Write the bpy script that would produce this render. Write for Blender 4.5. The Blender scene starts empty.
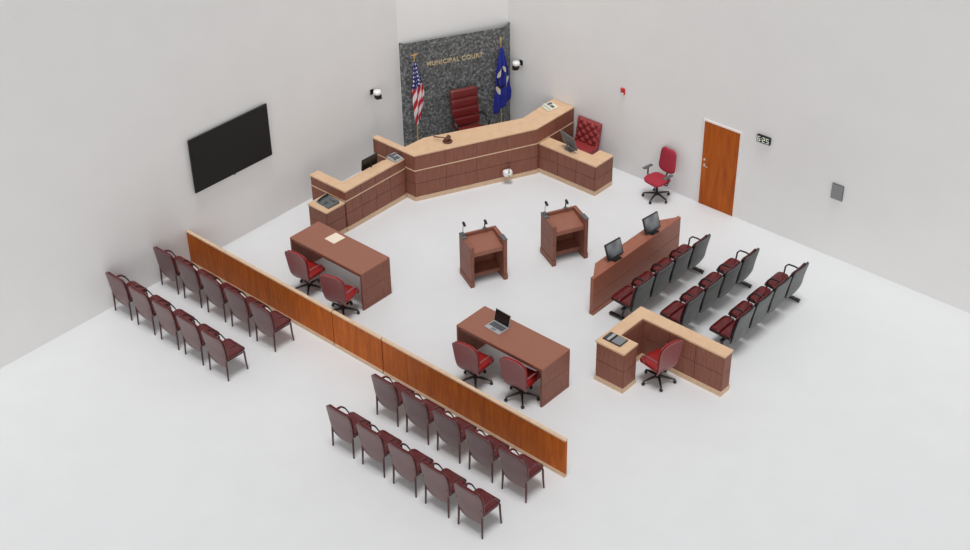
import bpy, bmesh, math, random
from mathutils import Vector, Matrix, noise
random.seed(4)
PI = math.pi
scene = bpy.context.scene
COL = scene.collection

# ------------------------------------------------------------------ materials
def lin(c):
    return tuple(((v/255)/12.92 if v/255 <= .04045 else ((v/255+.055)/1.055)**2.4) for v in c) + (1,)

def mat(name, rgb, rough=.5, metal=0, spec=.5, coat=0, coat_rough=.2):
    m = bpy.data.materials.new(name); m.use_nodes = True
    b = m.node_tree.nodes['Principled BSDF']
    b.inputs['Base Color'].default_value = lin(rgb)
    b.inputs['Roughness'].default_value = rough
    b.inputs['Metallic'].default_value = metal
    b.inputs['Specular IOR Level'].default_value = spec
    b.inputs['Coat Weight'].default_value = coat
    b.inputs['Coat Roughness'].default_value = coat_rough
    return m

def noisy(name, c1, c2, scale=(1,1,1), nscale=5, detail=4, rough=.5, spec=.5, lo=.35, hi=.65, bump=0, coat=0, third=None, dist=0):
    m = mat(name, c1, rough, 0, spec, coat)
    nt = m.node_tree; N = nt.nodes; L = nt.links; b = N['Principled BSDF']
    tc = N.new('ShaderNodeTexCoord'); mp = N.new('ShaderNodeMapping'); mp.inputs['Scale'].default_value = scale
    L.new(tc.outputs['Object'], mp.inputs['Vector'])
    nz = N.new('ShaderNodeTexNoise'); nz.inputs['Scale'].default_value = nscale; nz.inputs['Detail'].default_value = detail
    nz.inputs['Distortion'].default_value = dist
    L.new(mp.outputs[0], nz.inputs['Vector'])
    cr = N.new('ShaderNodeValToRGB'); e = cr.color_ramp.elements
    e[0].position = lo; e[0].color = lin(c1); e[1].position = hi; e[1].color = lin(c2)
    if third:
        t = e.new((lo+hi)/2); t.color = lin(third)
    L.new(nz.outputs['Fac'], cr.inputs[0]); L.new(cr.outputs[0], b.inputs['Base Color'])
    if bump:
        bp = N.new('ShaderNodeBump'); bp.inputs['Strength'].default_value = bump; bp.inputs['Distance'].default_value = .01
        L.new(nz.outputs['Fac'], bp.inputs['Height']); L.new(bp.outputs[0], b.inputs['Normal'])
    return m

M = {}
M['floor'] = noisy('floor_paint', (215,216,217), (217,218,219), nscale=1.5, rough=.55, spec=.3)
M['wall'] = noisy('wall_paint', (234,233,232), (236,235,234), nscale=1.2, rough=.8, spec=.2)
M['wood'] = noisy('red_brown_veneer', (120,73,58), (146,93,76), scale=(45,45,2.2), nscale=1.6, detail=3, rough=.5, spec=.35, lo=.3, hi=.7)
M['wood_gap'] = mat('dark_veneer_joint', (62,26,18), .6)
M['top'] = noisy('light_maple_counter', (208,172,138), (214,180,146), scale=(5,5,5), nscale=1.2, detail=2, rough=.45)
M['edge'] = noisy('maple_edge', (206,174,144), (214,184,154), scale=(5,5,5), nscale=2, rough=.5)
M['table'] = noisy('brown_laminate', (140,87,68), (150,97,78), scale=(4,60,4), nscale=2, detail=4, rough=.45, lo=.3, hi=.7)
M['rail'] = noisy('jury_rail_wood', (140,80,60), (160,98,76), scale=(40,5,40), nscale=1.5, detail=4, rough=.4, lo=.3, hi=.7)
M['orange'] = noisy('honey_oak_veneer', (160,76,5), (192,100,14), scale=(9,9,1.0), nscale=1.8, detail=4, rough=.5, spec=.25, lo=.3, hi=.72, third=(176,87,9), dist=.6)
M['door'] = noisy('door_oak_veneer', (156,70,4), (190,96,16), scale=(9,9,.9), nscale=1.6, detail=5, rough=.5, spec=.25, lo=.3, hi=.72, dist=.8)
M['granite'] = noisy('dark_granite', (62,64,65), (154,156,157), nscale=17, detail=10, rough=.5, lo=.34, hi=.70, third=(98,100,101), dist=.5)
M['vinyl'] = noisy('burgundy_vinyl', (88,30,32), (98,35,37), nscale=6, rough=.28, bump=.05)
M['vinyl_back'] = mat('burgundy_brown_shell', (98,62,62), .28, spec=.8)
M['exec'] = mat('red_vinyl_seat', (148,30,28), .4)
M['exec_back'] = mat('rose_vinyl_shell', (138,78,80), .36, spec=.6)
M['jury_red'] = noisy('dark_burgundy_leather', (82,14,18), (100,20,24), nscale=8, rough=.24, bump=.08)
M['jury_back'] = noisy('charcoal_shell', (86,88,87), (98,100,99), nscale=5, rough=.45)
M['judge_red'] = mat('oxblood_leather', (104,28,28), .38)
M['tuft_red'] = mat('tufted_red_leather', (146,50,52), .45)
M['fabric_red'] = noisy('red_fabric', (158,48,62), (170,56,70), nscale=80, rough=.85, spec=.2)
M['black'] = mat('black_plastic', (22,22,23), .35)
M['black_metal'] = mat('black_enamel', (30,28,28), .3)
M['frame_brown'] = mat('dark_bronze_tube', (80,50,50), .3, .3)
M['arm_dark'] = mat('dark_tube', (58,30,32), .28, .2)
M['grey_plastic'] = mat('grey_plastic', (92,94,96), .5)
M['mid_grey'] = mat('mid_grey_plastic', (122,124,126), .45)
M['speaker_grey'] = noisy('grey_grille', (134,134,135), (142,142,143), nscale=90, rough=.6)
M['screen'] = mat('dark_screen', (16,16,17), .25)
M['tv'] = mat('matt_tv_screen', (28,28,28), .55, spec=.3)
M['grey_screen'] = noisy('grey_lit_screen', (40,43,45), (150,154,156), scale=(1,1.2,1.2), nscale=2.5, detail=1, rough=.3)
M['silver'] = mat('silver_aluminium', (186,186,188), .35, .5)
M['key'] = mat('dark_keys', (80,82,86), .5)
M['white'] = mat('white_plastic', (236,236,234), .4)
M['cream'] = mat('cream_plastic', (222,222,206), .45)
M['phone'] = mat('pale_grey_phone', (168,172,174), .4)
M['paper'] = mat('cream_paper', (232,214,196), .7)
M['paper_white'] = mat('white_paper', (238,236,230), .7)
M['gold'] = mat('brass', (206,176,112), .35, .6)
M['gold_letter'] = mat('gilt_letter', (200,184,146), .5, .1)
M['gavel'] = mat('dark_walnut', (92,48,32), .35)
M['white_trim'] = mat('white_door_frame', (236,228,222), .5)
M['steel'] = mat('brushed_steel', (205,200,196), .28, .7)
M['alarm'] = mat('alarm_red', (196,52,48), .4)
M['digit'] = mat('pale_green_digit', (208,216,202), .5)
b_ = M['digit'].node_tree.nodes['Principled BSDF']; b_.inputs['Emission Color'].default_value = lin((208,216,202)); b_.inputs['Emission Strength'].default_value = .35
M['glass'] = mat('black_dome', (12,12,13), .12)

# ------------------------------------------------------------------ mesh builder
class MB:
    def __init__(s): s.v = []; s.f = []; s.sm = []
    def add(s, vs, fs, smooth=False):
        o = len(s.v); s.v += [tuple(p) for p in vs]
        s.f += [tuple(i+o for i in q) for q in fs]; s.sm += [smooth]*len(fs); return s
    def box(s, x0, x1, y0, y1, z0, z1, mtx=None):
        vs = [Vector((x, y, z)) for z in (z0, z1) for x, y in ((x0,y0),(x1,y0),(x1,y1),(x0,y1))]
        if mtx: vs = [mtx @ p for p in vs]
        return s.add(vs, [(3,2,1,0),(4,5,6,7),(0,1,5,4),(1,2,6,5),(2,3,7,6),(3,0,4,7)])
    def rbox(s, x0, x1, y0, y1, z0, z1, r=.01, seg=2, mtx=None):
        bm = bmesh.new(); bmesh.ops.create_cube(bm, size=1)
        for v in bm.verts:
            v.co = Vector(((x0+x1)/2+v.co.x*(x1-x0), (y0+y1)/2+v.co.y*(y1-y0), (z0+z1)/2+v.co.z*(z1-z0)))
        bmesh.ops.bevel(bm, geom=bm.edges[:], offset=r, segments=seg, profile=.5, affect='EDGES')
        bm.verts.index_update()
        vs = [(mtx @ v.co if mtx else v.co.copy()) for v in bm.verts]
        fs = [[v.index for v in f.verts] for f in bm.faces]; bm.free()
        return s.add(vs, fs, False)
    def prism(s, poly, z0, z1):
        a = sum(poly[i][0]*poly[(i+1)%len(poly)][1]-poly[(i+1)%len(poly)][0]*poly[i][1] for i in range(len(poly)))
        if a < 0: poly = poly[::-1]
        n = len(poly)
        vs = [(x,y,z0) for x,y in poly]+[(x,y,z1) for x,y in poly]
        return s.add(vs, [tuple(range(n))[::-1], tuple(range(n,2*n))]+[(i,(i+1)%n,n+(i+1)%n,n+i) for i in range(n)])
    def tube(s, pts, r, n=8, flat=1.0):
        pts = [Vector(p) for p in pts]; rs = r if isinstance(r, (list,tuple)) else [r]*len(pts)
        rings = []; prev = None
        for i, p in enumerate(pts):
            t = (pts[min(i+1,len(pts)-1)]-pts[max(i-1,0)]).normalized()
            if prev is None:
                a = Vector((0,0,1)) if abs(t.z) < .9 else Vector((1,0,0))
                u = t.cross(a).normalized()
            else:
                u = (prev-t*prev.dot(t)).normalized()
            prev = u; w = t.cross(u)
            rings.append([p+(u*math.cos(2*PI*k/n)+w*math.sin(2*PI*k/n)*flat)*rs[i] for k in range(n)])
        vs = [q for rg in rings for q in rg]; fs = []
        for i in range(len(pts)-1):
            for k in range(n):
                fs.append((i*n+k, i*n+(k+1)%n, (i+1)*n+(k+1)%n, (i+1)*n+k))
        s.add(vs, fs, True)
        s.add(rings[0], [tuple(range(n))[::-1]]); s.add(rings[-1], [tuple(range(n))])
        return s
    def lathe(s, prof, c=(0,0,0), n=16, axis='z', mtx=None):
        vs = []
        for r, h in prof:
            for k in range(n):
                a = 2*PI*k/n
                p = Vector((r*math.cos(a), r*math.sin(a), h))
                if axis == 'y': p = Vector((p.x, p.z, p.y))
                if axis == 'x': p = Vector((p.z, p.x, p.y))
                p += Vector(c)
                if mtx: p = mtx @ p
                vs.append(p)
        fs = [(i*n+k, i*n+(k+1)%n, (i+1)*n+(k+1)%n, (i+1)*n+k) for i in range(len(prof)-1) for k in range(n)]
        fs += [tuple(range(n))[::-1], tuple(range((len(prof)-1)*n, len(prof)*n))]
        return s.add(vs, fs, True)
    def ball(s, c, r, n=12, sc=(1,1,1)):
        prof = [(max(r*math.sin(PI*i/8),1e-4), -r*math.cos(PI*i/8)) for i in range(9)]
        o = len(s.v); s.lathe(prof, (0,0,0), n)
        for i in range(o, len(s.v)):
            p = s.v[i]; s.v[i] = (c[0]+p[0]*sc[0], c[1]+p[1]*sc[1], c[2]+p[2]*sc[2])
        return s
    def shell(s, path, hw, t, r0=.05, r1=.05, curve=0, x0=0, rows=22, off=0, ribs=None, ex=.45):
        """upholstered slab: path in (y,z), superelliptic cross-section, rounded ends"""
        P = [Vector((0,a,b)) for a,b in path]
        # catmull resample
        Q = []
        for i in range(len(P)-1):
            p0 = P[max(i-1,0)]; p1 = P[i]; p2 = P[i+1]; p3 = P[min(i+2,len(P)-1)]
            for k in range(12):
                u = k/12
                Q.append(.5*((2*p1)+(p2-p0)*u+(2*p0-5*p1+4*p2-p3)*u*u+(3*p1-p0-3*p2+p3)*u**3))
        Q.append(P[-1])
        acc = [0]
        for i in range(1,len(Q)): acc.append(acc[-1]+(Q[i]-Q[i-1]).length)
        Ltot = acc[-1]
        def at(d):
            d = min(max(d,0),Ltot)
            for i in range(1,len(Q)):
                if acc[i] >= d:
                    u = (d-acc[i-1])/max(acc[i]-acc[i-1],1e-9)
                    return Q[i-1].lerp(Q[i],u), (Q[i]-Q[i-1]).normalized()
            return Q[-1], (Q[-1]-Q[-2]).normalized()
        ds = [Ltot*(.5-.5*math.cos(PI*i/rows)) for i in range(rows+1)]
        n = 28; vs = []
        for d in ds:
            c, tg = at(d); nm = Vector((0,-tg.z,tg.y))
            f = d/Ltot; h = hw(f) if callable(hw) else hw
            for rr, dd in ((r0,d),(r1,Ltot-d)):
                if dd < rr: h += -rr+math.sqrt(max(rr*rr-(rr-dd)**2,0))
            te = t; re = t*.5
            for dd in (d, Ltot-d):
                if dd < re: te *= max(math.sqrt(max(1-(1-dd/re)**2,0)), .15)
            if ribs: te *= 1-.35*(abs(math.cos(PI*f*ribs))**14)
            h = max(h,.005)
            for k in range(n):
                a = 2*PI*(k+.5)/n; ca = math.cos(a); sa = math.sin(a)
                x = h*math.copysign(abs(ca)**ex, ca); o = te/2*math.copysign(abs(sa)**.6, sa)
                q = c+nm*(o+off+curve*(x/max(h,.01))**2); vs.append((x+x0, q.y, q.z))
        R = len(ds)
        fs = [(i*n+k, i*n+(k+1)%n, (i+1)*n+(k+1)%n, (i+1)*n+k) for i in range(R-1) for k in range(n)]
        fs += [tuple(range(n))[::-1], tuple(range((R-1)*n,R*n))]
        return s.add(vs, fs, True)
    def xf(s, m, start=0):
        for i in range(start, len(s.v)): s.v[i] = tuple(m @ Vector(s.v[i]))
        return s
    def build(s, name, material, parent=None, bevel=0, loc=None, rz=0, fix=True):
        me = bpy.data.meshes.new(name); me.from_pydata(s.v, [], s.f)
        me.polygons.foreach_set('use_smooth', s.sm)
        if fix:
            bm = bmesh.new(); bm.from_mesh(me); bmesh.ops.recalc_face_normals(bm, faces=bm.faces[:]); bm.to_mesh(me); bm.free()
        me.materials.append(M[material] if isinstance(material,str) else material); me.update()
        o = bpy.data.objects.new(name, me); COL.objects.link(o)
        if parent: o.parent = parent
        if loc: o.location = loc
        o.rotation_euler.z = rz
        if bevel:
            b = o.modifiers.new('Bevel','BEVEL'); b.width = bevel; b.segments = 2; b.limit_method = 'ANGLE'
        return o

def tag(o, label=None, cat=None, group=None, kind=None):
    if label: o['label'] = label
    if cat: o['category'] = cat
    if group: o['group'] = group
    if kind: o['kind'] = kind
    return o
def thing(name, label, cat, loc=(0,0,0), rz=0, group=None):
    o = bpy.data.objects.new(name, None); COL.objects.link(o); o.location = loc; o.rotation_euler.z = rz
    o.empty_display_size = .1
    return tag(o, label, cat, group)
def copy_tree(o, parent=None):
    c = o.copy(); COL.objects.link(c)
    if parent: c.parent = parent
    for ch in list(o.children): copy_tree(ch, c)
    return c
def T(x=0,y=0,z=0): return Matrix.Translation((x,y,z))
def RX(a): return Matrix.Rotation(a,4,'X')
def RY(a): return Matrix.Rotation(a,4,'Y')
def RZ(a): return Matrix.Rotation(a,4,'Z')
def D(a): return math.radians(a)

# ------------------------------------------------------------------ setting
WX, WY = 0.0, 8.84                       # wall planes
CA, CB = (0.0, 6.38), (1.15, 8.84)       # chamfered corner
WH = 9.0
o = MB().prism([(-.0,-16),(26,-16),(26,WY),(CB[0],WY),CA], -.1, 0).build('floor','floor'); tag(o,'smooth pale grey floor of the courtroom','floor',kind='structure')
o = MB().box(-.15,0,-16,CA[1],0,WH).build('wall_left','wall'); tag(o,'plain pale grey wall carrying the black display','wall',kind='structure')
o = MB().box(CB[0],26,WY,WY+.15,0,WH).build('wall_right','wall'); tag(o,'plain pale grey wall with the wooden door','wall',kind='structure')
dv = Vector((CB[0]-CA[0],CB[1]-CA[1],0)).normalized(); nv = Vector((-dv.y,dv.x,0))
o = MB().prism([CA,CB,(CB[0]+nv.x*.15,CB[1]+.15),(CA[0]-.15,CA[1]+nv.y*.15)],0,WH).build('wall_back','wall'); tag(o,'pale angled corner wall above the granite panel','wall',kind='structure')

# chamfer frame: along c, toward room n
cth = math.atan2(dv.y, dv.x)             # angle of c direction
cv = Vector((.434,.901,0)); nn = Vector((.901,-.434,0))
def cn(al, off, z=0): 
    p = cv*al + nn*off; return (p.x, p.y, z)

# ------------------------------------------------------------------ panelled joinery helpers
def offset(path, dd):
    out = []
    for i,p in enumerate(path):
        p = Vector(p)
        def nrm(a,b):
            t = (Vector(b)-Vector(a)).normalized(); return Vector((t.y,-t.x))
        ns = []
        if i > 0: ns.append(nrm(path[i-1],path[i]))
        if i < len(path)-1: ns.append(nrm(path[i],path[i+1]))
        if len(ns) == 1: q = p+ns[0]*dd
        else:
            b = (ns[0]+ns[1]).normalized(); q = p+b*(dd/max(b.dot(ns[0]),.2))
        out.append((q.x,q.y))
    return out
def band(m, path, out, inn, z0, z1):
    """vertical strip between two offsets of a polyline (outer side = right of travel)"""
    a = offset(path,out); b = offset(path,inn)
    for i in range(len(path)-1):
        m.prism([a[i],a[i+1],b[i+1],b[i]],z0,z1)
    return m
def panels(m, a, b, rows, n, th=.012, gap=.010, side=1):
    a = Vector((a[0],a[1],0)); b = Vector((b[0],b[1],0)); t = (b-a).normalized(); L_ = (b-a).length
    nr = Vector((t.y,-t.x,0))*side
    for z0,z1 in rows:
        for i in range(n):
            s0 = L_*i/n+(gap/2 if i else 0); s1 = L_*(i+1)/n-(gap/2 if i < n-1 else 0)
            p = [a+t*s0-nr*.002, a+t*s1-nr*.002, a+t*s1+nr*th, a+t*s0+nr*th]
            m.prism([(q.x,q.y) for q in p], z0, z1)
    return m

# granite panel with gilt lettering
g = thing('granite_panel','tall dark speckled granite wall panel with gilt court lettering behind the judge chair','panel',(.6,7.5,0))
inv = T(-.6,-7.5,0)
GRP = [(.004,6.395),(.140,6.415),(1.285,8.525),(1.215,8.835)]
band(MB(),GRP,0,-.022,0,2.7).xf(inv).build('slab','granite',g)
cur = bpy.data.curves.new('lettering','FONT'); cur.body = 'MUNICIPAL COURT'; cur.size = .155; cur.extrude = .008; cur.space_character = 1.08; cur.align_x = 'CENTER'; cur.offset = .0025
to = bpy.data.objects.new('lettering_source', cur); COL.objects.link(to)
bpy.context.view_layer.update()
me = bpy.data.meshes.new_from_object(to.evaluated_get(bpy.context.evaluated_depsgraph_get()))
bpy.data.objects.remove(to); me.name = 'lettering'; me.materials.clear(); me.materials.append(M['gold_letter'])
w = max(v.co.x for v in me.vertices)-min(v.co.x for v in me.vertices)
face_c = Vector((1.305-.155, 8.545-6.445, 0)).normalized(); face_n = Vector((face_c.y,-face_c.x,0))
lt = bpy.data.objects.new('lettering', me); COL.objects.link(lt); lt.parent = g
p = Vector((.140,6.415,0))+face_c*(7.075-5.87)+face_n*.009
lt.matrix_local = inv @ Matrix(((face_c.x,0,face_n.x,p.x),(face_c.y,0,face_n.y,p.y),(0,1,0,2.065),(0,0,0,1))) @ Matrix.Diagonal((1.36/w,1,1,1))
lt['label'] = 'gilt capital lettering reading MUNICIPAL COURT'

# door in right wall
d = bpy.data.objects.new('door_1', None); COL.objects.link(d); d.location = (6.68+.445,WY,0); tag(d,'honey oak flush door with steel lever in a white frame','door',kind='structure')
MB().box(-.44,.44,-.02,.0,.005,2.04).build('door_leaf','door',d)
MB().box(-.478,-.443,-.024,.0,0,2.085).box(.443,.478,-.024,.0,0,2.085).box(-.443,.443,-.024,.0,2.043,2.085).build('door_frame','white_trim',d,bevel=.004)
MB().lathe([(.028,0),(.028,.012),(.01,.014),(.01,.05)],(-.37,-.032,1.0),12,'y').tube([(-.37,-.07,1.0),(-.33,-.075,1.0),(-.25,-.07,.99)],.010).xf(T(0,-.0,0)).build('door_handle','steel',d)
MB().lathe([(.026,0),(.026,.02),(.018,.026)],(-.37,-.044,1.13),12,'y').build('lock_cylinder','steel',d)

# ---- judge bench
HB = 1.17
jb = thing('judge_bench','long angled judge bench with maple counter and red-brown panelled front facing the room','bench',(1.9,6,0))
J = T(-1.9,-6,0)
path = [(.64,4.84),(1.88,4.84),(3.155,7.50),(3.155,8.825)]
band(MB(), path, -.012, -.07, .1, 1.135).xf(J).build('body','wood_gap',jb)
m = MB()
rows3 = [(.115,.435),(.445,.762),(.79,1.133)]
panels(m, offset(path,-.012)[0], offset(path,-.012)[1], rows3, 3)
panels(m, offset(path,-.012)[1], offset(path,-.012)[2], rows3, 4, gap=.006)
panels(m, offset(path,-.012)[2], offset(path,-.012)[3], rows3, 2)
m.xf(J).build('front_panelling','wood',jb)
band(MB(), path, .008, -.02, 0, .105).xf(J).build('kickboard','edge',jb)
band(MB(), path, .010, -.02, .765,.787).xf(J).build('trim_strip','edge',jb)
MB().prism([(.61,4.83),(1.885,4.83),(3.16,7.495),(3.16,8.825),(2.53,8.825),(2.60,7.66),(1.50,5.56),(1.46,4.985),(.61,4.985)],1.135,HB).xf(J).build('countertop','top',jb,bevel=.006)
band(MB(), [(1.56,5.7),(2.6,7.66)], .0,-.03,.5,1.135).box(.65,1.44,4.91,4.93,.0,1.135).box(.62,.65,4.84,4.98,0,1.135).xf(J).build('inner_apron','wood',jb)

# ---- witness stand
HWt = 1.015
ws = thing('witness_stand','lower left wing of the bench with maple top, L-shaped witness stand','witness stand',(1.3,3.9,0))
J = T(-1.3,-3.9,0)
path = [(.56,3.0),(1.61,3.0),(1.61,4.80)]
band(MB(), path,-.012,-.07,.1,.977).xf(J).build('body','wood_gap',ws)
m = MB(); pi_ = offset(path,-.012)
rw = [(.115,.43),(.44,.742),(.77,.974)]
panels(m, pi_[0],pi_[1],rw,2); panels(m,pi_[1],pi_[2],rw,4)
m.box(.62,1.54,3.07,3.08,.1,.96).box(1.53,1.54,3.07,4.80,.1,.96).box(.55,.56,3.0,3.2,0,.96)
m.xf(J).build('panelling','wood',ws)
band(MB(),path,.008,-.02,0,.105).xf(J).build('kickboard','edge',ws)
band(MB(),path,.010,-.02,.745,.767).xf(J).build('trim_strip','edge',ws)
MB().prism([(.53,2.99),(1.62,2.99),(1.62,4.80),(1.33,4.80),(1.34,3.24),(.53,3.24)],.975,HWt).xf(J).build('countertop','top',ws,bevel=.006)
MB().box(.95,1.53,3.35,4.79,.70,.73).box(.95,.98,3.35,4.79,.4,.70).xf(J).build('writing_shelf','top',ws)

# ---- end cabinet (evidence box)
ec = thing('end_cabinet','small square panelled cabinet with maple top joined to the end of the witness stand','cabinet',(1.33,2.7,0))
J = T(-1.33,-2.7,0)
MB().box(1.055,1.585,2.455,2.975,.1,.715).xf(J).build('body','wood_gap',ec)
m = MB(); rw = [(.115,.41),(.42,.712)]
panels(m,(1.055,2.455),(1.585,2.455),rw,1); panels(m,(1.585,2.455),(1.585,2.975),rw,1); panels(m,(1.055,2.455),(1.055,2.975),rw,1,side=-1)
m.xf(J).build('panelling','wood',ec)
MB().box(1.04,1.61,2.44,2.975,0,.105).xf(J).build('kickboard','edge',ec)
MB().box(1.035,1.62,2.43,2.975,.714,.75).xf(J).build('countertop','top',ec,bevel=.005)

# ---- clerk counter right of the judge
HC = .765
cc = thing('clerk_counter','low L-shaped clerk counter with maple top at the right end of the judge bench','counter',(4,7.8,0))
J = T(-4,-7.8,0)
path = [(3.17,7.57),(4.77,7.57),(4.77,8.19)]
band(MB(),path,-.012,-.07,.1,.73).xf(J).build('body','wood_gap',cc)
m = MB(); pi_ = offset(path,-.012); rw = [(.115,.415),(.425,.728)]
panels(m,pi_[0],pi_[1],rw,3); panels(m,pi_[1],pi_[2],rw,1)
m.box(3.17,4.70,7.64,7.65,0,.71).box(4.69,4.70,7.64,8.19,0,.71).box(4.70,4.77,8.18,8.20,0,.71)
m.xf(J).build('panelling','wood',cc)
band(MB(),path,.008,-.02,0,.105).xf(J).build('kickboard','edge',cc)
MB().prism([(3.17,7.56),(4.78,7.56),(4.78,8.20),(4.40,8.20),(4.40,7.92),(3.17,7.92)],.728,HC).xf(J).build('countertop','top',cc,bevel=.005)

# ---- U-shaped desk lower right
ud = thing('corner_desk','U-shaped reporter desk with maple top and red-brown panels beside the jury seating','desk',(9.6,3.2,0))
J = T(-9.6,-3.2,0)
U = [(8.757,2.46),(9.37,2.46),(9.37,2.83),(9.0,2.83),(9.0,3.55),(10.78,3.55),(10.78,3.79),(8.757,3.79)]
MB().prism(U,.1,.87).xf(J).build('body','wood_gap',ud)
m = MB(); rw = [(.11,.485),(.495,.868)]
for i,nc in enumerate((1,1,1,1,3,1,4,2)):
    a = U[i]; b = U[(i+1)%8]; panels(m,a,b,rw,nc)
m.xf(J).build('panelling','wood',ud)
kb = [(8.735,2.44),(9.385,2.44),(9.385,2.855),(9.025,2.855),(9.025,3.525),(10.80,3.525),(10.80,3.815),(8.735,3.815)]
MB().prism(kb,0,.105).xf(J).build('kickboard','edge',ud)
MB().prism([(8.735,2.43),(9.385,2.43),(9.385,2.86),(8.99,2.86),(8.99,3.54),(10.80,3.54),(10.80,3.82),(8.735,3.82)],.872,.915).xf(J).build('countertop','top',ud,bevel=.005)

# ---- attorney tables (two)
def attorney_table():
    t = thing('attorney_table','','table')
    MB().box(-1.03,1.03,-.398,.398,.84,.875).build('tabletop','table',t,bevel=.004)
    for sx in (-1,1):
        m = MB(); x0,x1 = (-1.03,-.99) if sx<0 else (.99,1.03)
        m.box(x0,x1,-.395,.395,.0,.075).box(x0+.004,x1-.004,-.39,.39,.07,.84).box(x0,x1,-.395,.395,.085,.455).box(x0,x1,-.395,.395,.463,.84)
        m.build('end_panel','wood',t)
    MB().box(-.985,.985,.33,.35,.34,.84).build('modesty_panel','wood',t)
    MB().box(-.985,.985,-.37,-.345,.77,.84).build('apron','wood',t)
    return t
t1 = attorney_table(); t1.location = (2.905,1.58,0); tag(t1,'brown attorney table with a sheet of paper on it, nearer the left wall','table','attorney tables')
t2 = copy_tree(t1); t2.location = (7.485,1.575,0); tag(t2,'brown attorney table with an open laptop on it','table','attorney tables')

# ---- gallery bar
def bar_panel(x0,x1,name,label,cat,nc):
    xc = (x0+x1)/2; t = thing(name,label,cat,(xc,.034,0)); h = (x1-x0)/2-.014
    m = MB().box(-h,h,-.014,.014,.07,.80)
    m.build('core','orange',t)
    m = MB()
    panels(m,(-h,-.014),(h,-.014),[(.075,.43),(.433,.805)],nc,th=.011,gap=.004)
    panels(m,(-h,.014),(h,.014),[(.075,.43),(.433,.805)],nc,th=.011,gap=.004,side=-1)
    m.build('veneer_panels','orange',t)
    MB().box(-h,h,-.034,.034,.80,.84).build('cap_rail','edge',t,bevel=.006)
    MB().box(-h,h,-.034,.034,0,.085).build('kickboard','edge',t,bevel=.004)
    return t
bar_panel(.005,4.33,'gallery_bar','long honey oak bar panel running out from the left wall','partition',7)
bar_panel(4.33,5.65,'bar_gate','short middle honey oak section between the two long bar panels','gate',2)
bar_panel(5.65,10.0,'gallery_bar','long honey oak bar panel in front of the right gallery chairs','partition',7)

# ---- jury rail
jr = thing('jury_rail','red-brown jury box rail with ledge carrying two monitors','rail',(7.35,5.46,0))
J = T(-7.35,-5.46,0)
MB().box(7.40,7.50,4.00,6.92,.0,.085).box(7.415,7.475,4.01,6.91,.08,.86).box(7.405,7.482,4.00,6.92,.095,.455).box(7.405,7.482,4.00,6.92,.463,.875).xf(J).build('front_panel','rail',jr)
MB().prism([(7.41,4.08),(7.41,6.86),(7.17,6.48),(7.17,4.44)],.835,.872).xf(J).build('ledge','rail',jr,bevel=.003)
for y in (4.55,5.46,6.38): MB().prism([(7.41,y-.015),(7.41,y+.015),(7.25,y+.015),(7.25,y-.015)],.6,.836).xf(J).build('bracket','rail',jr)

# ---- lecterns
def lectern():
    t = thing('lectern','','lectern')
    for sx in (-1,1):
        m = MB(); a,b = (-.385,-.31) if sx<0 else (.31,.385)
        m.box(a-.008*(sx<0),b+.008*(sx>0),-.298,.29,0,.13)
        m.box(a+.008,b-.008,-.28,.28,.12,.93)
        m.box(a,b,-.29,.285,.145,.52).box(a,b,-.29,.285,.528,.955)
        m.build('side_panel','wood',t)
    MB().box(-.31,.31,.235,.285,.13,.955).box(-.31,.31,.25,.28,.02,.13).build('back_panel','wood',t)
    # sloping desk
    m = MB(); m.add([(-.31,-.25,.80),(.31,-.25,.80),(.31,.235,.885),(-.31,.235,.885),(-.31,-.25,.70),(.31,-.25,.70),(.31,.235,.855),(-.31,.235,.855)],
        [(0,1,2,3),(7,6,5,4),(4,5,1,0),(5,6,2,1),(6,7,3,2),(7,4,0,3)])
    m.build('desk_surface','table',t,bevel=.003)
    MB().box(-.31,.31,-.10,.235,.17,.20).box(-.31,.31,-.10,-.08,.10,.20).build('shelf','wood',t)
    MB().rbox(-.392,-.30,.07,.295,.957,.985,.008).build('control_pad','grey_plastic',t)
    MB().rbox(.30,.392,-.30,-.09,.957,.985,.008).build('control_pad','grey_plastic',t)
    t.scale = (1.04,1.03,1.0)
    return t
th = D(64.3)
l1 = lectern(); l1.location = (4.945,3.635,0); l1.rotation_euler.z = th; tag(l1,'red-brown open-backed lectern standing left, closer to the witness stand','lectern','lecterns')
l2 = copy_tree(l1); l2.location = (5.715,5.297,0); tag(l2,'red-brown open-backed lectern standing right, closer to the jury rail','lectern','lecterns')
def mic(tall):
    t = thing('gooseneck_microphone','','microphone')
    MB().lathe([(.035,0),(.035,.012),(.015,.02),(.012,.05)],n=12).build('base','grey_plastic',t)
    MB().tube([(0,0,.04),(0,0,.12),(.005,-.01,.18),(.015,-.03,.22)] if tall else [(0,0,.04),(0,-.005,.10),(0,-.02,.14)],.005 if tall else .009,6).build('gooseneck','mid_grey' if tall else 'black',t)
    z = .22 if tall else .14; y = -.03 if tall else -.02
    MB().tube([(.0,y+.02,z+.035),(.005,y,z+.01),(.015,y-.035,z-.03)],[.016,.024,.018],8).build('capsule','black',t)
    t.scale = (1.3,1.3,1.25)
    return t
ma = mic(True); mb_ = mic(False)
rot = Matrix.Rotation(th,4,'Z')
for k,(L0,nm) in enumerate(((l1,'left'),(l2,'right'))):
    for src,lp,lab in ((ma,(-.352,.20,.986),'tall thin-necked microphone on the corner pad of the %s lectern'),(mb_,(.15,.272,.956),'short black microphone on the rear rim of the %s lectern')):
        c = src if k==0 else copy_tree(src)
        p = rot @ Vector(lp); c.location = (L0.location.x+p.x,L0.location.y+p.y,lp[2]); c.rotation_euler.z = th
        tag(c,lab%nm,'microphone','lectern microphones')

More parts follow.
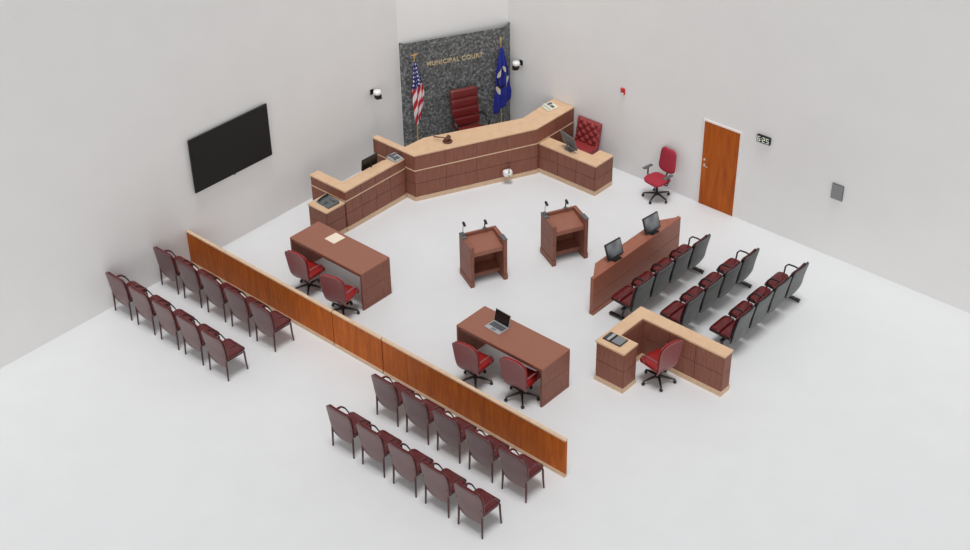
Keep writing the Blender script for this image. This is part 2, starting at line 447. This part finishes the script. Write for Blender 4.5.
# ------------------------------------------------------------------ chairs
def gallery_chair():
    t = thing('gallery_chair','','chair')
    hwf = lambda f: .250+.050*math.sin(min(f*1.25,1)*PI/2)
    MB().shell([(-.190,.25),(-.225,.46),(-.250,.70),(-.295,.975)],hwf,.028,.12,.10,curve=-.012,off=.016).build('back_shell','vinyl_back',t)
    MB().shell([(-.19,.44),(-.205,.52),(-.235,.70),(-.277,.962)],lambda f: hwf(.2+.8*f)-.006,.045,.07,.10,curve=-.012,off=-.012).build('backrest','vinyl',t)
    MB().shell([(-.20,.432),(0,.440),(.18,.450),(.27,.425)],lambda f: .236+.02*f,.085,.05,.09,curve=.012,ex=.35).build('seat','vinyl',t)
    MB().tube([(-.20,-.20,.385),(-.21,.2,.385)],.012).tube([(.20,-.20,.385),(.21,.2,.385)],.012).tube([(-.21,.2,.385),(.21,.2,.385)],.012).build('seat_frame','frame_brown',t)
    for sx in (-1,1):
        MB().tube([(sx*.254,-.225,.44),(sx*.257,-.232,.2),(sx*.262,-.242,0)],[.019,.018,.014],8).build('leg','frame_brown',t)
        MB().tube([(sx*.254,.205,.43),(sx*.257,.215,.2),(sx*.262,.232,0)],[.019,.018,.014],8).build('leg','frame_brown',t)
        ar = MB().tube([(sx*.262,-.262,.63),(sx*.270,-.20,.695),(sx*.274,-.09,.71),(sx*.274,.04,.69),(sx*.272,.12,.61),(sx*.262,.19,.47)],[.012,.014,.015,.015,.015,.013],8,.9).build('armrest','arm_dark',t)
        MB().shell([(-.225,.69),(-.10,.722),(.03,.706),(.12,.62)],.019,.018,.02,.02,x0=sx*.272,rows=10).build('arm_pad','vinyl',ar)
    return t
proto = gallery_chair(); first = True
ordn = ['first','second','third','fourth','fifth']
for blk,xs,yb,yf in (('left',(.40,.732),(-1.77),(-.605)),('right',(6.635,.7455),(-1.745),(-.645))):
    for rowname,y in (('front',yf),('rear',yb)):
        for i in range(5):
            c = proto if first else copy_tree(proto); first = False
            c.location = (xs[0]+xs[1]*i+random.uniform(-.004,.004), y, 0)
            tag(c,'burgundy gallery armchair, %s from the left in the %s row of the %s block'%(ordn[i],rowname,blk),'chair','gallery chairs of the %s block, %s row'%(blk,rowname))

# jury seating rows (four seats on one beam). local: faces +y, seats along x
def jury_row():
    t = thing('jury_seat_row','','seating row')
    MB().box(-1.24,1.24,-.03,.03,.27,.32).build('beam','black_metal',t,bevel=.004)
    for sx in (-1,1):
        x = sx*1.17
        y0,y1 = (-.08,.34) if sx<0 else (-.27,.20)
        MB().tube([(x,0,.30),(x,.03,.18),(x,.06,.045)],[.03,.028,.03],8).box(x-.035,x+.035,y0,y1,.03,.062).lathe([(.022,0),(.022,.032)],(x,y0+.02,0),10).lathe([(.022,0),(.022,.032)],(x,y1-.02,0),10).build('foot','black_metal',t)
    for i in range(4):
        x = (i-1.5)*.642
        # seat cushion, with stitched black rim
        s = MB().shell([(-.19,.450),(-.05,.455),(.055,.458)],lambda f:.278,.062,.05,.03,x0=x,ex=.3).shell([(.065,.458),(.20,.470),(.30,.450)],lambda f:.276-.01*f,.068,.03,.07,x0=x,ex=.3).build('seat','jury_red',t)
        MB().shell([(-.21,.415),(0,.418),(.20,.430),(.312,.424)],lambda f:.288-.008*f,.045,.05,.07,x0=x,ex=.35).build('seat_pan','black',s)
        MB().shell([(-.205,.47),(-.225,.62),(-.30,.95)],lambda f:.268,.05,.06,.08,curve=-.02,off=-.014,x0=x).build('backrest','jury_red',s)
        MB().shell([(-.18,.29),(-.225,.42),(-.26,.64),(-.335,.985)],lambda f:.272+.012*f,.022,.09,.08,curve=-.02,off=.026,x0=x).build('back_shell','jury_back',s)
        MB().shell([(-.175,.29),(-.215,.42),(-.25,.64),(-.325,.985)],lambda f:.286+.008*f,.022,.09,.08,curve=-.02,off=.010,x0=x).build('edge_rim','black',s)
        xa = x+.31
        MB().tube([(xa-.02,-.21,.64),(xa,-.20,.68),(xa,-.0,.70),(xa,.12,.69),(xa,.18,.62),(xa-.02,.19,.44)],.017,8).build('armrest','black_metal',s)
        MB().box(x-.05,x+.05,-.12,.12,.31,.40).build('seat_bracket','black_metal',s)
    return t
# facing -X: forward local +y -> world -x : rotation +90deg ; local -x -> world -y?  (x,y)->( -y, x)
jrow = jury_row()
for k,(x,y,lab) in enumerate(((8.055,5.43,'row of four burgundy jury seats closest behind the jury rail'),(9.075,5.63,'middle row of four burgundy jury seats on a black beam'),(10.075,5.83,'rearmost row of four burgundy jury seats, farthest from the jury rail'))):
    c = jrow if k==0 else copy_tree(jrow)
    c.location = (x,y,0); c.rotation_euler.z = D(90); tag(c,lab,'seating row','jury seating rows')

# swivel base shared by office chairs
def star_base(t, R=.29, z=.40, rot0=0, mat_='black_metal'):
    m = MB()
    for k in range(5):
        a = rot0+2*PI*k/5; ca,sa = math.cos(a),math.sin(a)
        m.tube([(.02*ca,.02*sa,.125),(.15*ca,.15*sa,.115),(R*ca,R*sa,.085)],[.026,.022,.015],8)
    m.lathe([(.045,.09),(.045,.15),(.03,.16)],n=14)
    m.build('star_base',mat_,t)
    for k in range(5):
        a = rot0+2*PI*k/5; ca,sa = math.cos(a),math.sin(a)
        mm = MB().lathe([(.012,-.026),(.03,-.022),(.03,.022),(.012,.026)],(0,0,0),12,'x')
        mm.xf(RZ(a+.6)).xf(T(R*ca,R*sa,.03)); mm.tube([(R*ca,R*sa,.05),(R*ca,R*sa,.09)],.012,6)
        mm.build('caster','black',t)
    MB().lathe([(.028,.15),(.028,.26),(.018,.262),(.018,z)],n=12).build('gas_column','black',t)
    MB().rbox(-.10,.10,-.12,.12,z-.02,z+.02,.01).build('tilt_plate','black',t)

def exec_chair():
    t = thing('swivel_chair','','chair')
    star_base(t, .31, .39, .35)
    MB().shell([(-.17,.445),(0,.445),(.20,.455),(.29,.43)],lambda f:.24+.02*f,.10,.05,.08,ex=.35).build('seat','exec',t)
    MB().shell([(-.16,.44),(-.18,.56),(-.20,.76),(-.245,1.02)],lambda f:.235+.04*math.sin(PI*min(f*1.1,1)*.5),.05,.08,.10,curve=.03,off=-.012).build('backrest','exec',t)
    MB().shell([(-.11,.33),(-.18,.45),(-.21,.62),(-.235,.82),(-.275,1.035)],lambda f:.235+.052*math.sin(PI*min(f*1.1,1)*.5),.03,.09,.11,curve=.03,off=.012).build('back_shell','exec_back',t)
    for sx in (-1,1):
        MB().tube([(sx*.26,-.21,.68),(sx*.275,-.10,.685),(sx*.275,.10,.67),(sx*.272,.17,.60),(sx*.24,.14,.44)],.018,8,.8).build('armrest','exec_back',t)
    return t
ex = exec_chair()
for k,(x,y,r,lab) in enumerate((
    (2.56,.99,4,'red swivel chair at the attorney table with the paper, nearer the left wall'),
    (3.66,.88,12,'red swivel chair at the attorney table with the paper, nearer the bar gate'),
    (7.10,.96,5,'red swivel chair at the laptop table, directly in front of the laptop'),
    (8.05,1.17,5,'red swivel chair at the right end of the laptop table'),
    (9.66,3.17,80,'red swivel chair inside the U-shaped maple-topped desk'))):
    c = ex if k==0 else copy_tree(ex)
    c.location = (x,y,0); c.rotation_euler.z = D(r); tag(c,lab,'chair','red swivel chairs')

# judge chair
jc = thing('judge_chair','tall oxblood leather high-back chair behind the judge bench in front of the granite','chair',(*cn(7.16,-1.98)[:2],0),D(64.3-180))
star_base(jc,.30,.45,.2)
MB().shell([(-.22,.53),(0,.53),(.2,.54),(.27,.52)],lambda f:.32,.11,.05,.08,ribs=3,ex=.35).build('seat','judge_red',jc)
MB().shell([(-.26,.56),(-.31,.80),(-.37,1.10),(-.44,1.43)],lambda f:.335,.09,.05,.05,curve=.0,ribs=4,ex=.3,rows=60,off=-.01).build('backrest','judge_red',jc)
MB().shell([(-.28,.50),(-.335,.80),(-.395,1.10),(-.465,1.43)],lambda f:.34,.03,.06,.05,off=.03,ex=.3).build('back_shell','gavel',jc)
for sx in (-1,1):
    MB().tube([(sx*.35,-.30,.80),(sx*.385,-.2,.84),(sx*.395,0,.83),(sx*.395,.14,.76),(sx*.385,.14,.62),(sx*.34,.02,.52)],.03,8,.7).build('armrest','black_metal',jc)

# tufted chair behind clerk counter (faces -y)
tc_ = thing('tufted_chair','button-tufted red leather chair behind the low clerk counter','chair',(3.66,8.47,0),D(180))
def tufted(m,w,z0,z1,y,th):
    nx,nz = 42,42; vs=[]; 
    for j in range(nz+1):
        for i in range(nx+1):
            u = i/nx; v = j/nz; x = (u-.5)*2*w; z = z0+(z1-z0)*v
            a = abs(math.sin(PI*(u*3+v*3))*1); b = abs(math.sin(PI*(u*3-v*3)))
            e = min(u,1-u,v,1-v)*8
            dp = th*(.45+.55*min(1,(a*b)**.45))*min(1,.35+e)
            vs.append((x, y+dp-.10*v, z))
    for j in range(nz+1):
        for i in range(nx+1):
            u=i/nx; v=j/nz; vs.append(((u-.5)*2*w, y-.10*v-.02, z0+(z1-z0)*v))
    W = nx+1; H = W*(nz+1); fs=[]
    for j in range(nz):
        for i in range(nx):
            q=(j*W+i,j*W+i+1,(j+1)*W+i+1,(j+1)*W+i); fs.append(q); fs.append(tuple(k+H for k in q[::-1]))
    for i in range(nx):
        fs.append((i,i+H,i+1+H,i+1)); k=nz*W+i; fs.append((k,k+1,k+1+H,k+H))
    for j in range(nz):
        a=j*W; b=(j+1)*W; fs.append((a,b,b+H,a+H)); a+=nx; b+=nx; fs.append((a,a+H,b+H,b))
    m.add(vs,fs,True); return m
tufted(MB(),.33,.42,1.02,-.22,.10).build('backrest','tuft_red',tc_)
m = MB()
for j in range(1,6):
    for i in range(1,6):
        if (i+j)%2: continue
        m.ball(((i/6-.5)*.66,-.165-.10*j/6,.42+.6*j/6),.012,8)
m.build('button','tuft_red',tc_)
MB().shell([(-.2,.40),(0,.405),(.2,.41),(.30,.39)],lambda f:.30,.19,.04,.07,ex=.3).build('seat','tuft_red',tc_)
star_base(tc_,.28,.37,.1)
for sx in (-1,1):
    MB().rbox(sx*.31-.035,sx*.31+.035,-.22,.30,.30,.51,.025,3).build('armrest','tuft_red',tc_)

# red fabric task chair by the wall
tk = thing('task_chair','red fabric office chair with grey T-arms standing alone by the wall left of the door','chair',(5.86,8.39,0),D(171))
star_base(tk,.30,.41,.62)
MB().shell([(-.23,.47),(-.1,.475),(.1,.48),(.25,.455)],lambda f:.26,.085,.14,.16,ex=.6).build('seat','fabric_red',tk)
MB().shell([(-.235,.58),(-.255,.75),(-.275,.95),(-.295,1.14)],lambda f:.25-.035*f,.07,.13,.13,curve=.03,ex=.55).build('backrest','fabric_red',tk)
MB().tube([(0,-.05,.42),(0,-.24,.43),(0,-.30,.52),(0,-.30,.80)],.022,8,.6).build('back_post','black',tk)
for sx in (-1,1):
    a = MB().tube([(sx*.18,0,.43),(sx*.29,0,.44),(sx*.31,-.01,.50),(sx*.31,-.01,.66)],.02,8,.7).build('arm_post','black',tk)
    MB().rbox(sx*.31-.04,sx*.31+.04,-.13,.14,.655,.685,.012,3).build('arm_pad','grey_plastic',a)

# ------------------------------------------------------------------ wall things
tv = thing('wall_display','large black flat display on the left wall','television',(.0,1.37,2.21))
MB().rbox(.05,.085,-1.035,1.035,-.61,.61,.006).build('bezel','black',tv)
MB().box(.084,.088,-1.02,1.02,-.595,.595).build('screen','tv',tv)
MB().box(0.001,.05,-.3,.3,-.25,.25).build('wall_bracket','black_metal',tv)
MB().box(.05,.09,-.03,.03,-.625,-.608).build('sensor_tab','mid_grey',tv)

ck = thing('digital_clock','black wall clock with pale digits reading 6:25, right of the door','clock',(8.14,WY,2.12))
MB().rbox(-.165,.165,-.06,-.001,-.09,.09,.025,3).build('case','black',ck)
segs = {'6':'afgedc','2':'abged','5':'afgcd'}
def digit(m,ch,x,z,w,h,t=.013):
    S_ = {'a':(x,x+w,z+h-t,z+h),'g':(x,x+w,z+h/2-t/2,z+h/2+t/2),'d':(x,x+w,z,z+t),'f':(x,x+t,z+h/2,z+h),'b':(x+w-t,x+w,z+h/2,z+h),'e':(x,x+t,z,z+h/2),'c':(x+w-t,x+w,z,z+h/2)}
    for s_ in segs[ch]:
        a,b,c,e = S_[s_]; m.box(a,b,-.066,-.059,c,e)
m = MB(); digit(m,'6',-.135,-.055,.062,.115); digit(m,'2',-.02,-.055,.062,.115); digit(m,'5',.07,-.055,.062,.115)
m.box(-.053,-.041,-.066,-.059,.016,.030).box(-.053,-.041,-.066,-.059,-.030,-.016)
m.build('digits','digit',ck)

sp = thing('wall_speaker','square grey loudspeaker on the right wall, far right of the clock','speaker',(9.93,WY,1.552))
MB().rbox(-.13,.13,-.035,-.001,-.175,.175,.008).build('cabinet','grey_plastic',sp)
MB().box(-.118,.118,-.042,-.034,-.162,.162).build('grille','speaker_grey',sp)

al = thing('fire_alarm','small red and white fire alarm strobe high on the right wall','alarm',(4.51,WY,2.02))
MB().rbox(-.055,.055,-.04,0,-.075,.075,.01).build('housing','alarm',al)
MB().rbox(-.03,.03,-.07,-.038,-.01,.05,.008).build('horn','alarm',al)
MB().rbox(-.035,.035,-.06,-.038,-.062,-.02,.006).build('strobe_lens','white',al)

def dome_cam(name,label,loc,rz):
    t = thing(name,label,'camera',loc,rz)     # local: wall at y=0, body toward -y
    MB().box(-.045,.045,-.02,0,-.06,.06).tube([(0,-.02,0),(0,-.12,.01)],.022,8).build('wall_bracket','black',t)
    MB().lathe([(.04,.075),(.08,.068),(.09,.04),(.092,-.0),(.082,-.01)],(0,-.19,.02),18).build('housing','white',t)
    b = MB().lathe([(.078,0),(.085,-.03),(.085,-.06),(.07,-.095),(.04,-.115),(.003,-.122)],(0,-.20,.0),18).build('dome','glass',t)
    MB().lathe([(.026,0),(.026,.03),(.018,.034)],(0,0,0),12).xf(RX(D(115))).xf(T(0,-.285,-.05)).build('lens','black',b)
    return t
dome_cam('security_camera','white and black dome camera on the left wall between the display and the granite',(0,5.47,1.84),D(90))
dome_cam('security_camera','white and black dome camera on the right wall beside the blue flag',(1.56,WY,1.78),D(0))

# camera fixed to bench front: white block with black antenna
bx = cn(7.35,-.405+.014)
wc = thing('bench_camera','small white block camera with thin black antenna on the front of the judge bench','camera',(bx[0],bx[1],.205),math.atan2(.434,-.901)+PI/2+PI)
wc.rotation_euler.z = cth   # local x along bench front, -y into the room
MB().rbox(-.105,.105,-.16,-.01,-.02,.13,.05,4).build('housing','white',wc)
MB().lathe([(.045,0),(.045,.03),(.035,.045),(.03,.03)],(0.03,-.165,.055),14,'y').xf(T(0,-.03,0)).build('lens','cream',wc)
MB().box(-.04,.04,-.012,.0,0,.1).build('mount','grey_plastic',wc)
MB().tube([(.0,-.168,.0),(.0,-.168,.40)],.0095,6).build('antenna','black',wc)

# ------------------------------------------------------------------ flags
def flag_us_mat():
    m = mat('stars_and_stripes', (190,30,45), .75); nt=m.node_tree; N=nt.nodes; L=nt.links; b=N['Principled BSDF']
    uv = N.new('ShaderNodeUVMap'); uv.uv_map='UVMap'; sx = N.new('ShaderNodeSeparateXYZ'); L.new(uv.outputs[0],sx.inputs[0])
    def mth(op,a,b_=None):
        n=N.new('ShaderNodeMath'); n.operation=op
        for i,q in enumerate((a,b_)):
            if q is None: continue
            if isinstance(q,(int,float)): n.inputs[i].default_value=q
            else: L.new(q,n.inputs[i])
        return n.outputs[0]
    u,v = sx.outputs[0],sx.outputs[1]      # u across stripes 0..1, v along 0..1 (0=hoist)
    st = mth('MODULO', mth('FLOOR', mth('MULTIPLY',u,11)),2)
    can = mth('MULTIPLY', mth('LESS_THAN',v,.42), mth('LESS_THAN',u,.54))
    fu = mth('SUBTRACT', mth('FRACT', mth('MULTIPLY',u,10)), .5); fv = mth('SUBTRACT', mth('FRACT', mth('MULTIPLY',v,15)),.5)
    dist = mth('SQRT', mth('ADD', mth('MULTIPLY',fu,fu), mth('MULTIPLY',fv,fv)))
    star = mth('LESS_THAN', dist, .27)
    def mix(f,a,b_):
        n=N.new('ShaderNodeMix'); n.data_type='RGBA'; L.new(f,n.inputs[0])
        for i,q in ((6,a),(7,b_)):
            if isinstance(q,tuple): n.inputs[i].default_value=q
            else: L.new(q,n.inputs[i])
        return n.outputs[2]
    stripes = mix(st, lin((186,24,44)), lin((232,226,228)))
    blue = mix(star, lin((22,34,110)), lin((220,222,232)))
    L.new(mix(can, stripes, blue), b.inputs['Base Color']); return m
def flag_blue_mat():
    m = noisy('royal_blue_cloth',(26,34,128),(34,44,150),nscale=4,rough=.75)
    nt=m.node_tree; N=nt.nodes; L=nt.links; b=N['Principled BSDF']
    old=b.inputs['Base Color'].links[0].from_socket
    uv=N.new('ShaderNodeUVMap'); uv.uv_map='UVMap'
    def blob(cx,cy,rx,ry,rot,ring=None):
        mp=N.new('ShaderNodeMapping'); mp.vector_type='TEXTURE'; mp.inputs['Location'].default_value=(cx,cy,0); mp.inputs['Rotation'].default_value=(0,0,rot); mp.inputs['Scale'].default_value=(rx,ry,1)
        L.new(uv.outputs[0],mp.inputs[0]); ln=N.new('ShaderNodeVectorMath'); ln.operation='LENGTH'; L.new(mp.outputs[0],ln.inputs[0])
        c=N.new('ShaderNodeMath'); c.operation='LESS_THAN'; L.new(ln.outputs['Value'],c.inputs[0]); c.inputs[1].default_value=1
        if ring:
            g_=N.new('ShaderNodeMath'); g_.operation='GREATER_THAN'; L.new(ln.outputs['Value'],g_.inputs[0]); g_.inputs[1].default_value=ring
            h=N.new('ShaderNodeMath'); h.operation='MULTIPLY'; L.new(c.outputs[0],h.inputs[0]); L.new(g_.outputs[0],h.inputs[1]); return h.outputs[0]
        return c.outputs[0]
    cur_=old
    for args,colr in (((.50,.51,.40,.15,0,.74),(12,16,42)),((.80,.50,.05,.035,0),(70,130,110)),
                      ((.26,.385,.15,.045,-.35),(206,200,182)),((.70,.375,.17,.046,.35),(206,200,182)),((.20,.65,.14,.045,.4),(206,198,176)),((.84,.62,.15,.05,-.4),(206,198,176))):
        f=blob(*args); n=N.new('ShaderNodeMix'); n.data_type='RGBA'; L.new(f,n.inputs[0]); L.new(cur_,n.inputs[6]); n.inputs[7].default_value=lin(colr); cur_=n.outputs[2]
    L.new(cur_,b.inputs['Base Color']); return m
def flag(name,label,al_,off,material,prof,H=2.38,eagle=False,slant=0,zs=2.38):
    x,y,_ = cn(al_,off)
    t = thing(name,label,'flag',(x,y,0),math.atan2(.901,.434))  # local x along chamfer, -y to room
    pl = MB().lathe([(.15,0),(.15,.02),(.05,.05),(.02,.09)],n=16).tube([(0,0,.05),(0,0,2.44)],.013,8); pl.build('pole','gold',t)
    m = MB().ball((0,0,2.46),.022,8)
    if eagle:
        m.tube([(0,0,2.47),(0,0,2.56)],[.016,.008],6); m.add([(-.09,0,2.53),(0,.012,2.50),(.09,0,2.53),(0,-.012,2.55),(0,0,2.52)],[(0,1,3),(1,2,3)]); m.tube([(-.085,0,2.535),(-.04,0,2.525),(0,0,2.50),(.04,0,2.525),(.085,0,2.535)],[.006,.014,.02,.014,.006],6)
    else: m.lathe([(.02,2.47),(.028,2.50),(.002,2.58)],n=8)
    m.build('finial','gold',t)
    nx,nz=26,30; vs=[];uvs=[]
    for j in range(nz+1):
        f=j/nz
        # interpolate profile (f, left, right, z)
        for i_ in range(len(prof)-1):
            if prof[i_][0]<=f<=prof[i_+1][0]: break
        a,b=prof[i_],prof[i_+1]; k=(f-a[0])/(b[0]-a[0]); l=a[1]+(b[1]-a[1])*k; r=a[2]+(b[2]-a[2])*k
        for i in range(nx+1):
            u=i/nx; xx=l+(r-l)*u
            zl=zs-f*(prof[-1][3]+ (prof[-1][4]-prof[-1][3])*u)
            fold=math.sin(u*PI*5+f*1.2)*.035*min(1,f*2.5+.15)
            bulge=-.05*math.sin(PI*u)*min(1,f*3)
            vs.append((xx, -.03+fold+bulge, zl)); uvs.append((u,f))
    m=MB(); W=nx+1
    m.add(vs,[(j*W+i,j*W+i+1,(j+1)*W+i+1,(j+1)*W+i) for j in range(nz) for i in range(nx)],True)
    o=m.build('flag_cloth',material,t,fix=False)
    lay=o.data.uv_layers.new(name='UVMap')
    for p_ in o.data.polygons:
        for li in p_.loop_indices:
            u,v=uvs[o.data.loops[li].vertex_index]
            if slant: u2=(.10+u*.40+max(0,v-.36)*.78); lay.data[li].uv=(u2, v)
            else: lay.data[li].uv=(u,v)
    so=o.modifiers.new('Solidify','SOLIDIFY'); so.thickness=.004
    return t
flag('national_flag','furled red white and blue flag on a brass pole left of judge chair',5.99,-2.40,flag_us_mat(),
     [(0,-.02,.03,0),(.12,-.05,.07,0),(.38,-.085,.14,0),(.6,-.09,.19,0),(.82,-.07,.15,1.0,1.0),(1,-.03,.09,1.62,1.30)],eagle=True,slant=1,zs=2.36)
flag('state_flag','furled royal blue flag with pale emblem on a brass pole',8.09,-2.36,flag_blue_mat(),
     [(0,-.02,.04,0),(.2,-.10,.10,0),(.4,-.14,.16,0),(.7,-.17,.20,0),(.85,-.21,.24,0),(1,-.20,.22,1.72,1.35)],zs=2.32)

# ------------------------------------------------------------------ things on surfaces
# laptop on right attorney table
lp = thing('laptop','open silver laptop with dark screen on the right attorney table','laptop',(7.08,1.59,.876),D(-3))
MB().rbox(-.19,.19,-.13,.13,0,.016,.004).build('base','silver',lp)
MB().box(-.165,.165,-.03,.10,.0155,.018).build('keyboard','key',lp)
MB().box(-.055,.055,-.115,-.045,.0155,.0175).build('trackpad','mid_grey',lp)
li = MB().rbox(-.19,.19,-.005,.005,0,.255,.003).xf(RX(D(-14))).xf(T(0,.132,.014)).build('lid','silver',lp)
MB().box(-.18,.18,-.008,-.005,.012,.245).xf(RX(D(-14))).xf(T(0,.132,.014)).build('screen','screen',li)

pp = MB().box(-.14,.14,-.15,.15,0,.004); pp.box(-.12,.15,-.14,.155,.004,.007)
o = pp.build('paper_sheets','paper',loc=(2.60,1.75,.876),rz=D(-2)); tag(o,'cream sheets of paper lying on the left attorney table','paper')

# desk telephones / consoles
def phone(label,loc,rz,body='phone',w=.26,dp=.22,handset='grey_plastic'):
    t = thing('desk_phone',label,'telephone',loc,rz)
    m = MB().add([(-w/2,-dp/2,0),(w/2,-dp/2,0),(w/2,dp/2,0),(-w/2,dp/2,0),(-w/2,-dp/2,.03),(w/2,-dp/2,.03),(w/2,dp/2,.075),(-w/2,dp/2,.075)],
        [(3,2,1,0),(4,5,6,7),(0,1,5,4),(1,2,6,5),(2,3,7,6),(3,0,4,7)])
    m.build('body',body,t,bevel=.006)
    sl = math.atan2(.045,dp)
    X = T(0,0,.052) @ RX(sl)
    h=MB().tube([(0,-dp*.42,.03),(0,-dp*.2,.045),(0,dp*.2,.045),(0,dp*.42,.03)],[.026,.018,.018,.026],8).xf(T(-w*.34,0,0)).xf(X); h.build('handset',handset,t)
    m=MB()
    for i in range(3):
        for j in range(4): m.box(-.012+i*.032,.010+i*.032,-dp*.40+j*.028,-dp*.40+.02+j*.028,.0,.008)
    m.xf(X).build('keypad','key',t)
    MB().box(-.015,w*.40,dp*.14,dp*.40,0,.006).xf(X).build('display','grey_screen',t)
    return t
phone('pale grey desk phone on the witness stand where it meets the judge bench',(1.475,4.655,HWt+.001),D(90),w=.24,dp=.26)
ph = phone('dark desk phone console on the small end cabinet left of the witness stand',(1.35,2.73,.751),D(-3),body='grey_plastic',w=.40,dp=.31,handset='black')
phone('cream desk phone on the right wing of the judge bench counter',(2.77,8.42,HB+.001),D(85),body='cream',w=.30,dp=.24,handset='cream')
cb = MB().tube([(-.23,.12,.008),(-.26,.0,.008),(-.24,-.1,.008),(-.14,-.17,.008),(.0,-.19,.008),(.08,-.16,.008)],.007,6).build('cable','cream',ph)

# control console on U desk
cp = thing('control_console','flat silver and black control console on the near arm of the U-shaped desk','console',(9.0,2.68,.916),D(0))
MB().rbox(-.20,.20,-.125,.125,0,.02,.005).build('case','black',cp)
MB().box(-.01,.185,-.11,.11,.019,.024).build('screen','mid_grey',cp)
MB().box(-.12,-.06,-.11,.11,.019,.026).build('key_strip','silver',cp)
m=MB()
for j in range(5): m.box(-.185,-.14,-.105+j*.043,-.075+j*.043,.019,.026)
m.build('buttons','key',cp)

# gavel and sound block on bench
gb = cn(6.07,-.67,HB+.001)
gt = thing('gavel_block','round dark walnut sound block on the judge bench counter','gavel block',gb)
MB().lathe([(.105,0),(.112,.012),(.105,.028),(.09,.034)],n=24).build('block','gavel',gt)
gv = thing('gavel','dark walnut gavel with its head resting on the sound block','gavel',(gb[0],gb[1],HB+.036),D(200))
MB().lathe([(.036,-.085),(.050,-.075),(.044,-.055),(.048,0),(.044,.055),(.050,.075),(.036,.085)],(0,0,.051),16,'y').build('head','gavel',gv)
MB().tube([(.035,0,.051),(.15,0,.045),(.33,0,.03)],[.014,.012,.017],8).build('handle','gavel',gv)

# monitors
def monitor(name,label,loc,rz,tilt,w=.44,h=.34,scr='screen',z=.10,group=None,back='black'):
    t = thing(name,label,'monitor',loc,rz,group)    # screen faces -y
    MB().rbox(-.11,.11,-.08,.10,0,.016,.005).build('base',back,t)
    X = T(0,0,z) @ RX(D(-tilt)); q = X @ Vector((0,.035,h*.4))
    MB().tube([(0,.07,.012),(0,.09+q.y*.3,.10),tuple(q)],[.03,.022,.018],8).build('stand',back,t)
    MB().rbox(-w/2,w/2,-.016,.018,0,h,.006).xf(X).build('bezel',back,t)
    MB().box(-w/2+.02,w/2-.02,-.019,-.015,.03,h-.02).xf(X).build('screen',scr,t)
    return t
monitor('desktop_monitor','desktop monitor on the jury rail ledge, at the end closer to the U-shaped desk',(7.385,4.83,.876),D(84),20,scr='grey_screen',w=.44,h=.34,z=.04,group='monitors on the jury rail',back='black')
monitor('desktop_monitor','desktop monitor on the jury rail ledge, at the end closer to the door',(7.385,6.08,.876),D(84),20,scr='grey_screen',w=.44,h=.34,z=.04,group='monitors on the jury rail',back='black')
monitor('witness_monitor','thin black monitor standing on the witness stand counter',(1.215,4.12,.731),D(-90),6,w=.46,h=.27,z=.225)
monitor('clerk_monitor','dark monitor seen from behind on the low clerk counter',(3.88,7.80,HC+.001),D(166),18,w=.48,h=.36,z=.07,back='grey_plastic')

# ------------------------------------------------------------------ light and camera
w = bpy.data.worlds.new('World'); scene.world = w; w.use_nodes = True
bg = w.node_tree.nodes['Background']; bg.inputs[0].default_value = (1,.995,.99,1); bg.inputs[1].default_value = .33
def sun(name,strength,angle,direction):
    l = bpy.data.lights.new(name,'SUN'); l.energy = strength; l.angle = D(angle); o = bpy.data.objects.new(name,l); COL.objects.link(o)
    o.rotation_euler = Vector(direction).to_track_quat('-Z','Y').to_euler(); return o
sun('overhead_sun',1.78,17,(-.10,.10,-1))
sun('room_fill_sun',1.0,60,(-.75,.85,-.36))

cam = bpy.data.cameras.new('camera'); co = bpy.data.objects.new('camera',cam); COL.objects.link(co); scene.camera = co
F = 1434.58; cam.lens = F*36/970; cam.sensor_width = 36; cam.clip_end = 200
yaw,pitch,roll = -0.73154786,0.60684944,-0.01640896
f = Vector((math.sin(yaw)*math.cos(pitch),math.cos(yaw)*math.cos(pitch),-math.sin(pitch)))
r = f.cross(Vector((0,0,1))).normalized(); u = r.cross(f)
r2 = r*math.cos(roll)+u*math.sin(roll); u2 = -r*math.sin(roll)+u*math.cos(roll)
co.matrix_world = Matrix(((r2.x,u2.x,-f.x,21.11),(r2.y,u2.y,-f.y,-14.33),(r2.z,u2.z,-f.z,16.8),(0,0,0,1)))
scene.view_settings.view_transform = 'Standard'
scene.view_settings.look = 'None'
